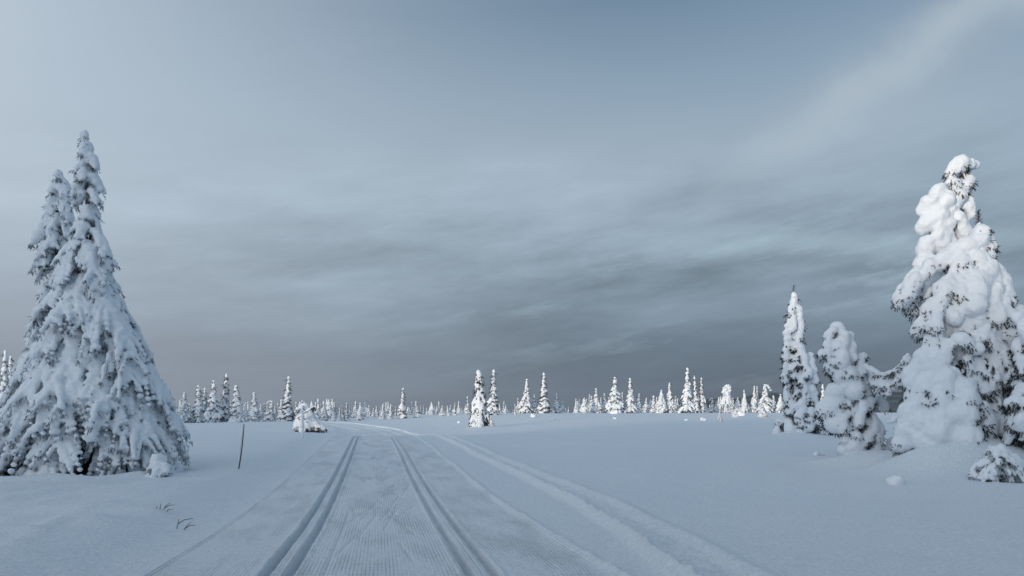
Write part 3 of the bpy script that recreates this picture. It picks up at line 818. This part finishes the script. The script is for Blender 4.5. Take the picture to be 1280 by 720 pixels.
GL = 'spruces of the distant tree line'
T = [
 # px, top, width, kind, label
 (3, 436, 26, 'cone', 'distant spruce peeping out at the picture edge behind the big pointed spruce', 60),
 (13, 444, 16, 'cone', 'small distant spruce just inside the one at the picture edge', 62),
 (204, 483, 15, 'spire', 'slim distant spruce hugging the flank of the big pointed spruce', 118),
 (217, 500, 14, 'cone', 'short distant spruce second out from the big pointed spruce', 116),
 (231, 490, 19, 'cone', 'medium distant spruce before the wide double-tipped one', 120),
 (249, 481, 27, 'cone', 'wide distant spruce with a second thin tip at its shoulder', 122),
 (255, 484, 14, 'spire', 'thin distant spire tucked against the wide spruce shoulder', 128),
 (266, 475, 24, 'cone', 'tall distant spruce between the wide one and the tallest of its cluster', 120),
 (281, 466, 21, 'spire', 'tallest distant spruce in the cluster above the leaning dark stake', 122),
 (297, 481, 28, 'cone', 'distant spruce with flared skirt straight above the dark stake tip', 121),
 (318, 490, 20, 'cone', 'medium distant spruce between the dark stake and the hooked one', 121),
 (337, 500, 22, 'hook', 'stooped distant spruce with hooked tip pointing towards the tall thin spire', 122),
 (358, 469, 20, 'spire', 'very tall thin distant spire left of the bent tent-like spruce', 121),
 (391, 508, 8, 'spire', 'little distant spire peeking over the bent tent-like spruce', 128),
 (406, 511, 10, 'cone', 'little distant spruce just beyond the bent tent-like spruce', 128),
 (417, 515, 9, 'plump', 'tiny round snow-covered spruce on the far edge of the trail bend', 126),
 (428, 506, 7, 'spire', 'thinner, shorter of two twin distant spires over the trail bend', 130),
 (433, 503, 9, 'spire', 'taller of two twin distant spires over the trail bend', 130),
 (450, 503, 13, 'plump', 'blunt-topped distant spruce over the vanishing ski grooves', 130),
 (478, 505, 12, 'cone', 'distant spruce halfway between the blunt-topped one and the tall forked one', 132),
 (488, 505, 10, 'cone', 'distant spruce at the shoulder of the tall forked one', 132),
 (503, 484, 15, 'spire', 'tall forked distant spruce above the end of the ski grooves', 132),
 (521, 501, 11, 'cone', 'first lesser spruce past the tall forked one', 134),
 (552, 506, 9, 'cone', 'first of three low spruces before the plump field spruce', 134),
 (560, 507, 9, 'cone', 'second of three low spruces before the plump field spruce', 135),
 (568, 503, 9, 'spire', 'third and tallest of three low spruces before the plump field spruce', 135),
 (585, 495, 11, 'spire', 'distant spire standing close beside the plump field spruce', 136),
 (616, 461, 18, 'spire', 'tallest sunlit distant spire right behind the plump field spruce', 126),
 (632, 506, 9, 'cone', 'low distant spruce at the foot of the tallest sunlit spire', 138),
 (648, 497, 9, 'spire', 'slim low spire before the grey symmetrical spruce', 140),
 (657, 473, 18, 'cone', 'grey symmetrical distant spruce between two spires', 138),
 (668, 493, 11, 'cone', 'small spruce between the grey symmetrical spruce and the sunlit needle-topped one', 140),
 (680, 465, 21, 'spire', 'sunlit distant spruce with needle-thin top over a small snow hummock', 136),
 (696, 491, 13, 'cone', 'medium spruce following the needle-topped one', 140),
 (704, 501, 9, 'cone', 'low spruce trailing the medium one by the needle-topped spruce', 142),
 (720, 498, 9, 'cone', 'low spruce at the start of the gap where the field meets the sky', 142),
 (731, 497, 13, 'plump', 'stout low spruce on a white snow pedestal', 138),
 (745, 485, 15, 'cone', 'upright spruce next to the stout one on a snow pedestal', 140),
 (757, 491, 11, 'cone', 'shorter spruce leaning into the crooked-topped one', 143),
 (767, 471, 24, 'cone', 'crooked-topped sunlit spruce with a wide white skirt', 139),
 (779, 490, 8, 'spire', 'thin dead-looking spire between the crooked-topped spruce and its tall partner', 144),
 (788, 472, 17, 'cone', 'tall partner of the crooked-topped spruce with straight tip', 140),
 (797, 499, 11, 'cone', 'low spruce beside the straight-tipped partner spruce', 144),
 (817, 494, 11, 'cone', 'low ragged spruce starting the bright clump before the dark hill', 144),
 (826, 487, 15, 'plump', 'lumpy spruce in the bright clump before the dark hill', 142),
 (837, 478, 15, 'cone', 'highest spruce of the bright clump before the dark hill', 144),
 (858, 459, 21, 'cone', 'tallest bright spruce of the trio against the dark hill', 141),
 (870, 469, 13, 'spire', 'middle spruce of the bright trio against the dark hill', 142),
 (877, 471, 14, 'spire', 'last spruce of the bright trio against the dark hill', 143),
 (890, 497, 11, 'hook', 'small arched-over spruce beside the bright trio', 146),
 (909, 480, 19, 'block', 'glowing block-shaped spruce with two round humps', 144),
 (931, 487, 13, 'plump', 'bright knobby spruce following the block-shaped one', 145),
 (942, 482, 12, 'cone', 'bright spruce just before the hunched double spruce', 147),
 (947, 482, 7, 'spire', 'thin spire squeezed beside the hunched double spruce', 149),
 (956, 480, 26, 'hook', 'hunched double spruce glowing by the slender lone spruce', 145),
 (975, 492, 16, 'plump', 'sunlit spruce half hidden by the slender lone spruce', 144),
 (1030, 480, 14, 'cone', 'sunlit spruce showing in the gap behind the bowed tree', 140),
 (1106, 496, 26, 'cone', 'sunlit spruce glimpsed under the snow arch beside the bowed tree', 140),
]
for px, top, w, kind, label, d in T:
    far_tree(px, top, w, kind, label, GL, d=d + rr.uniform(-.8, .8))
# small ones standing out in front of the tree line
for px, top, base, w, kind, label in [
    (644, 508, 520.5, 5, 'spire', 'tiny snow-covered sapling like a white finger before the grey symmetrical spruce'),
    (900, 510, 527, 10, 'plump', 'tiny bright spruce standing well forward on the open snow'),
    (919, 509, 522, 11, 'plump', 'tiny stooped bright spruce before the block-shaped one'),
    (953, 502, 522, 13, 'cone', 'small bright spruce with splayed legs before the hunched double spruce'),
    (614, 520, 532.5, 12, 'plump', 'bush-sized snowy spruce huddled against the plump field spruce'),
    (300, 517, 530, 20, 'plump', 'round snow-domed bush beneath the flared spruce above the dark stake')]:
    far_tree(px, top, w, kind, label, 'small spruces out on the snow', base=base)
# low filler trees between the tall ones
n = 0
fills = []
px = 196.0
while px < 985:
    px += rr.uniform(2.3, 5.2)
    if 585 < px < 614 and rr.random() < .5: continue
    top = rr.uniform(498, 512) if px < 420 else rr.uniform(501, 512)
    if px > 720: top = rr.uniform(491, 507)
    if 700 < px < 730 or 802 < px < 812: top += 4
    fills.append((px, top))
for px, top in fills:
    zone = ('low snowy spruce in the dense thicket behind the leaning dark stake' if px < 365 else
            'low snowy spruce in the far fringe above the trail bend' if px < 590 else
            'low snowy spruce in the far fringe behind the middle of the open field' if px < 800 else
            'low sunlit spruce in the far fringe under the dark hill')
    far_tree(px, top, rr.uniform(10, 18), rr.choice(['cone', 'cone', 'plump', 'spire', 'cone']), zone, zone.replace('spruce', 'spruces'), d=rr.uniform(146, 172))

# ------------------------------------------------------------------ dark wooded hill on the horizon
def build_hill():
    xs = np.linspace(-600, 3200, 260); ys = np.linspace(1500, 2600, 40)
    X, Y = np.meshgrid(xs, ys)
    # crest row as seen: rises to the right
    pxs = X / 1900 * F + 640
    crest = np.interp(pxs, [300, 560, 700, 780, 860, 900, 960, 1010, 1100, 1300, 2000, 2600], [516, 516, 516, 515, 501, 498, 491, 488, 489, 480, 470, 480])
    top = CAMZ + (HZ - crest) * 1900 / F
    prof = np.clip(1 - np.abs((Y - 1950) / 450), 0, 1); prof = prof ** .7
    Z = -45 + (top + 45) * prof + (vnoise2(X * .02, Y * .02, 51) * 9 + vnoise2(X * .06, Y * .06, 52) * 7 + vnoise2(X * .15, Y * .15, 53) * 4) * prof
    V = np.stack([X, Y, Z], -1).reshape(-1, 3); nr, nc = X.shape
    i = np.arange(nr - 1)[:, None] * nc + np.arange(nc - 1)[None, :]
    Q = np.stack([i, i + 1, i + 1 + nc, i + nc], -1).reshape(-1, 4)
    m, nt, p = new_mat('wooded_hill')
    g = nt.nodes.new('ShaderNodeNewGeometry').outputs['Position']
    nt.links.new(ramp(nt, noise(nt, g, .03, 5, .7), [(.4, (.05, .065, .075)), (.7, (.14, .17, .19))]), p.inputs['Base Color'])
    p.inputs['Roughness'].default_value = 1.0
    tag(link('hill', mesh_np('hill', V, Q), m), kind='structure')
build_hill()

# ------------------------------------------------------------------ small things
# leaning dark stake
d = 17.6
a = np.array([(297 - 640) * d / F, d, 0]); a[2] = float(ground_z(a[0], d)) - .15
b = np.array([(307 - 640) * d / F, d - .1, CAMZ - (530 - HZ) * d / F])
m = plain_mat('dark_wood', (.018, .016, .015), (.05, .04, .035), 20)
st = empty('stake', tuple(a)); tag(st, 'thin dark wooden stake leaning in the snow beside the trail', 'stake')
w = np.linspace(0, 1, 8)[:, None]
bow = np.array([[.02 * math.sin(PI * q), 0, 0] for q in np.linspace(0, 1, 8)])
pts = (b - a) * w + bow
link('shaft', tube_mesh('shaft', pts, list(np.linspace(.014, .010, 8)), 7), m, st)
sp = [(*(p_ + np.array([-.012, -.003, .006])), .008 + .004 * rng.random()) for p_ in [(b - a) * q for q in np.linspace(.16, .98, 90)]]
link('snow_rime', snow_mesh('snow_rime', np.array(sp), .011, .006, rng, .003, .06), MS_NEAR, st)

# frost-covered white post
d = ground_hit(378.5, 551.5) or 40
x = (378.5 - 640) * d / F; zb = float(ground_z(x, d)) - .1
ht = CAMZ - (514 - HZ) * d / F - zb
po = empty('marker_post', (x, d, zb)); tag(po, 'rime-white marker post standing before the bent tent-like spruce', 'post')
link('shaft', tube_mesh('shaft', [(0, 0, z) for z in np.linspace(0, ht, 6)], [.03] * 6, 8), plain_mat('grey_wood', (.2, .19, .18), (.4, .39, .38), 12), po)
sp = [(rng.normal() * .008, rng.normal() * .008 - .01, z, .024 + .01 * rng.random()) for z in np.linspace(.1, ht, 70)] + [(0, 0, ht + .02, .045)]
link('snow_rime', snow_mesh('snow_rime', np.array(sp), .022, .012, rng, .008, .1), MS_NEAR, po)

# dry twigs poking through the snow
def twig(px, py, d, lines, label):
    x0 = (px - 640) * d / F; z0 = float(ground_z(x0, d))
    parts = []
    for ln in lines:
        pts = [((qx - px) * d / F, .02 * i, -(qy - py) * d / F - (.02 if i == 0 else 0)) for i, (qx, qy) in enumerate(ln)]
        parts.append(pts)
    o = empty('dry_twig', (x0, d, z0))
    for pts in parts:
        link('stem', tube_mesh('stem', pts, list(np.linspace(.0055, .0025, len(pts))), 5), m, o)
    tag(o, label, 'twig', 'dry twigs poking out of the snow')
d = ground_hit(225, 669) or 9.3
twig(225, 669, d, [[(220.5, 668.5), (221.5, 662), (222, 656)], [(223, 660), (230, 657.5), (240, 656.2)], [(228.5, 669.5), (233, 665), (237.5, 660.5)], [(232, 665.3), (237, 664.8), (242.5, 664.5)]],
     'forked dark twig nearer the trail, angular like bent wire')
d = ground_hit(200, 651) or 10
twig(200, 651, d, [[(199.5, 651), (199.7, 647), (199.6, 644)], [(205, 649), (206.5, 646.5), (211, 643.5)], [(206.5, 646.5), (212, 646), (217, 645.5)], [(207, 653), (210, 651.3), (215, 651)], [(196, 650.5), (195, 648), (194, 647)]],
     'scatter of dry grass stems farther up the bank behind the forked twig')

# clumps of snow fallen or blown onto the field
def clump(px, py, w, h, seed, label, lump=7):
    d = ground_hit(px, py) or 100
    r_ = np.random.default_rng(seed); s = d / F
    x0 = (px - 640) * s; z0 = float(ground_z(x0, d))
    W, Hh = w * s / 2, h * s
    sp = [(r_.uniform(-.6, .6) * W, r_.uniform(-.5, .5) * W, r_.uniform(0, .55) * Hh, r_.uniform(.28, .5) * min(W, Hh)) for _ in range(lump)] + [(0, 0, 0, Hh * .6)]
    me = snow_mesh('snow_clump', np.array(sp), max(.015, min(W, Hh) / 9), .05 * W, r_, .06 * Hh, .4 * Hh)
    o = link('snow_clump', me, MS_NEAR if d < 40 else MS_FAR); o.location = (x0, d, z0)
    tag(o, label, 'snow clump', 'clumps of snow lying on the field')
for c in [(1120, 607, 26, 15, 1, 'ragged snow clump on smooth snow in front of the snow-lobed spruces', 12),
          (1024, 571, 22, 6, 2, 'low flat snow clump by the foot of the bowed tree', 8),
          (667, 521.5, 8, 6, 3, 'round snow clump on the field below the needle-topped spruce'),
          (692, 525.5, 5, 4, 4, 'tiny snow clump nearer than the one below the needle-topped spruce'),
          (574, 529, 5, 4, 5, 'tiny snow clump beside the plump field spruce'),
          (769, 524, 5, 3, 6, 'tiny snow clump under the crooked-topped spruce'),
          (858, 526, 5, 3, 7, 'tiny snow clump under the bright trio of spruces'),
          (879, 526, 9, 5, 8, 'dome-shaped snow clump in front of the bright trio of spruces'),
          (927, 520, 10, 6, 9, 'snow clump beside the tiny stooped spruce'),
          (770, 517.5, 17, 6, 10, 'long snow mound at the skirt of the crooked-topped spruce')]:
    clump(*c)

# ------------------------------------------------------------------ sky
SUN_EL = math.radians(5.0)
sun_dir = Vector((SUNV[0] * math.cos(SUN_EL), SUNV[1] * math.cos(SUN_EL), math.sin(SUN_EL)))
def build_world():
    w = bpy.data.worlds.new('World'); SC.world = w; w.use_nodes = True
    nt = w.node_tree; bg = nt.nodes['Background']
    sky = nt.nodes.new('ShaderNodeTexSky'); sky.sky_type = 'NISHITA'; sky.sun_disc = False
    sky.sun_elevation = SUN_EL; sky.sun_rotation = math.atan2(sun_dir.x, sun_dir.y); sky.altitude = 800
    dv = nt.nodes.new('ShaderNodeTexCoord').outputs['Generated']
    sep = nt.nodes.new('ShaderNodeSeparateXYZ'); nt.links.new(dv, sep.inputs[0])
    x, y, z = sep.outputs
    el = math_n(nt, 'ARCSINE', z)
    az = math_n(nt, 'ARCTAN2', x, y)
    # cloud deck coordinates (perspective of a flat layer overhead)
    zz = math_n(nt, 'ADD', math_n(nt, 'MAXIMUM', z, 0.0), .10)
    comb = nt.nodes.new('ShaderNodeCombineXYZ')
    nt.links.new(math_n(nt, 'DIVIDE', x, zz), comb.inputs[0]); nt.links.new(math_n(nt, 'DIVIDE', y, zz), comb.inputs[1])
    deck = comb.outputs[0]
    def mapped(vec, rot, sc, loc=(0, 0, 0)):
        a = nt.nodes.new('ShaderNodeMapping'); a.inputs['Rotation'].default_value = (0, 0, rot); nt.links.new(vec, a.inputs['Vector'])
        b = nt.nodes.new('ShaderNodeMapping'); b.inputs['Scale'].default_value = sc; b.inputs['Location'].default_value = loc; nt.links.new(a.outputs[0], b.inputs['Vector'])
        return b.outputs[0]
    band_n = noise(nt, mapped(deck, .35, (.34, 1.0, 1), (3.3, 1.7, 0)), 1.0, 5, .55)
    soft_n = noise(nt, mapped(deck, -.3, (.45, .6, 1), (7.3, 2.2, 0)), .6, 4, .5)
    c2 = nt.nodes.new('ShaderNodeCombineXYZ'); nt.links.new(az, c2.inputs[0]); nt.links.new(el, c2.inputs[1])
    angl = c2.outputs[0]
    patch_n = noise(nt, mapped(angl, -.13, (3.0, 12, 1), (5.3, 2.1, 0)), 1.0, 5, .62)
    # base tone by height
    e01 = math_n(nt, 'DIVIDE', math_n(nt, 'SUBTRACT', el, math_n(nt, 'MULTIPLY', math_n(nt, 'MINIMUM', math_n(nt, 'MAXIMUM', az, -.6), .6), math_n(nt, 'MULTIPLY', el, .10))), .75, clamp=True)
    base = ramp(nt, e01, [(0.0, (.122, .160, .212)), (.09, (.134, .178, .236)), (.17, (.218, .286, .358)), (.27, (.270, .350, .425)), (.40, (.360, .455, .545)),
                          (.50, (.275, .375, .480)), (.62, (.165, .252, .355)), (.80, (.105, .185, .285)), (1.0, (.11, .20, .305))])
    # lighter towards the left (sun side)
    lft = math_n(nt, 'POWER', math_n(nt, 'MULTIPLY', math_n(nt, 'SUBTRACT', .25, az), 1.2, clamp=True), 1.7)
    lift = mixc(nt, lft, base, (.49, .575, .665))
    lift = mixc(nt, math_n(nt, 'MULTIPLY', math_n(nt, 'SUBTRACT', 1.0, math_n(nt, 'MULTIPLY', el, 4.5), clamp=True), .45), lift, base)
    # warm grey cast low on the left
    warm = math_n(nt, 'MULTIPLY', lft, math_n(nt, 'SUBTRACT', 1.0, math_n(nt, 'MULTIPLY', math_n(nt, 'ABSOLUTE', math_n(nt, 'SUBTRACT', el, .06)), 6.0), clamp=True))
    lift = mixc(nt, math_n(nt, 'MULTIPLY', warm, .7), lift, (.240, .268, .325))
    # cloud structure
    lowband = math_n(nt, 'SUBTRACT', 1.0, math_n(nt, 'MULTIPLY', math_n(nt, 'ABSOLUTE', math_n(nt, 'SUBTRACT', el, .17)), 6.0), clamp=True)
    pm = math_n(nt, 'MULTIPLY_ADD', math_n(nt, 'SUBTRACT', patch_n, .5), math_n(nt, 'MULTIPLY', math_n(nt, 'MULTIPLY_ADD', lowband, 1.8, .10), math_n(nt, 'SUBTRACT', 1.0, math_n(nt, 'MULTIPLY', lft, .8))), 1.0)
    bm_ = math_n(nt, 'MULTIPLY_ADD', math_n(nt, 'SUBTRACT', band_n, .5), math_n(nt, 'MULTIPLY_ADD', lft, -.08, .16), 1.0)
    sm = math_n(nt, 'MULTIPLY_ADD', math_n(nt, 'SUBTRACT', soft_n, .5), math_n(nt, 'MULTIPLY_ADD', lft, -.1, .20), 1.0)
    mod = math_n(nt, 'MULTIPLY', math_n(nt, 'MULTIPLY', pm, bm_), sm)
    vm = nt.nodes.new('ShaderNodeVectorMath'); vm.operation = 'SCALE'
    nt.links.new(lift, vm.inputs[0]); nt.links.new(mod, vm.inputs['Scale'])
    cloud = vm.outputs[0]
    # pale breaks in the low cloud bank
    br = ramp(nt, noise(nt, mapped(angl, -.16, (3.2, 15, 1), (2.7, 8.3, 0)), 1.0, 6, .66), [(.53, 0.0), (.66, 1.0)])
    br = math_n(nt, 'MULTIPLY', math_n(nt, 'MULTIPLY', br, lowband), math_n(nt, 'MULTIPLY', math_n(nt, 'ADD', az, .35), 1.6, clamp=True))
    cloud = mixc(nt, math_n(nt, 'MULTIPLY', br, .85), cloud, (.36, .48, .56))
    # bluer gaps at the upper right
    blue = math_n(nt, 'MULTIPLY', math_n(nt, 'MULTIPLY', math_n(nt, 'SUBTRACT', az, .1), 1.4, clamp=True), math_n(nt, 'MULTIPLY', math_n(nt, 'SUBTRACT', el, .12), 3.0, clamp=True))
    cloud = mixc(nt, math_n(nt, 'MULTIPLY', blue, .75), cloud, (.235, .345, .47))
    # pale cirrus streaks: straight bands across the sky (great circles)
    def streak(pa, pb, width, gain, lim):
        def dr(p): return Vector(((p[0] - 640) / F, 1, -(p[1] - HZ) / F)).normalized()
        A, B = dr(pa), dr(pb); nrm = A.cross(B).normalized()
        dp = nt.nodes.new('ShaderNodeVectorMath'); dp.operation = 'DOT_PRODUCT'; nt.links.new(dv, dp.inputs[0]); dp.inputs[1].default_value = nrm
        wob = math_n(nt, 'MULTIPLY', math_n(nt, 'SUBTRACT', noise(nt, dv, 9, 5), .5), width * 2.6)
        q = math_n(nt, 'DIVIDE', math_n(nt, 'ADD', dp.outputs['Value'], wob), width)
        g_ = math_n(nt, 'EXPONENT', math_n(nt, 'MULTIPLY', math_n(nt, 'MULTIPLY', q, q), -1.0))
        fade = math_n(nt, 'MULTIPLY', math_n(nt, 'SUBTRACT', az, lim), 6.0, clamp=True)
        tex = ramp(nt, noise(nt, dv, 5, 4), [(.3, .45), (.7, 1.0)])
        return math_n(nt, 'MULTIPLY', math_n(nt, 'MULTIPLY', math_n(nt, 'MULTIPLY', g_, fade), tex), gain)
    s1 = streak((900, 222), (1250, 0), .027, .95, .22)
    s2 = streak((980, 215), (1280, 60), .03, .14, .25)
    s3 = streak((780, 308), (1280, 300), .013, .6, .12)
    s4 = streak((950, 345), (1280, 290), .012, .22, .22)
    for s_ in (s1, s2): cloud = mixc(nt, s_, cloud, (.47, .54, .60))
    for s_ in (s3, s4): cloud = mixc(nt, s_, cloud, (.42, .56, .64))
    # behind the photographer: brightness around the low sun
    dp = nt.nodes.new('ShaderNodeVectorMath'); dp.operation = 'DOT_PRODUCT'; nt.links.new(dv, dp.inputs[0]); dp.inputs[1].default_value = sun_dir
    glow = math_n(nt, 'POWER', math_n(nt, 'MAXIMUM', dp.outputs['Value'], 0.0), 5.0)
    g2 = nt.nodes.new('ShaderNodeVectorMath'); g2.operation = 'SCALE'; g2.inputs[0].default_value = (.95, .94, .92); nt.links.new(glow, g2.inputs['Scale'])
    ad = nt.nodes.new('ShaderNodeVectorMath'); ad.operation = 'ADD'; nt.links.new(cloud, ad.inputs[0]); nt.links.new(g2.outputs[0], ad.inputs[1])
    ten = nt.nodes.new('ShaderNodeVectorMath'); ten.operation = 'SCALE'; ten.inputs['Scale'].default_value = 10.0; nt.links.new(ad.outputs[0], ten.inputs[0])
    fin = mixc(nt, .965, sky.outputs[0], ten.outputs[0])
    nt.links.new(fin, bg.inputs['Color']); bg.inputs['Strength'].default_value = .1
build_world()

sl = bpy.data.lights.new('sun', 'SUN'); sl.energy = 2.1; sl.angle = math.radians(1.6); sl.color = (1.0, .87, .71)
so = bpy.data.objects.new('sun', sl); COL.objects.link(so)
so.rotation_euler = (-sun_dir).to_track_quat('-Z', 'Y').to_euler()

# ------------------------------------------------------------------ camera
cd = bpy.data.cameras.new('camera'); co = bpy.data.objects.new('camera', cd); COL.objects.link(co)
co.location = (0, 0, CAMZ); co.rotation_euler = (PI / 2, 0, 0)
cd.sensor_width = 36; cd.lens = 36 * F / 1280; cd.shift_y = (HZ - 360) / 1280
cd.clip_end = 20000
SC.camera = co
SC.view_settings.view_transform = 'Standard'; SC.view_settings.look = 'None'
SC.view_settings.exposure = 0; SC.view_settings.gamma = 1
SC.cycles.max_bounces = 6; SC.cycles.diffuse_bounces = 4
SC.cycles.use_denoising = True
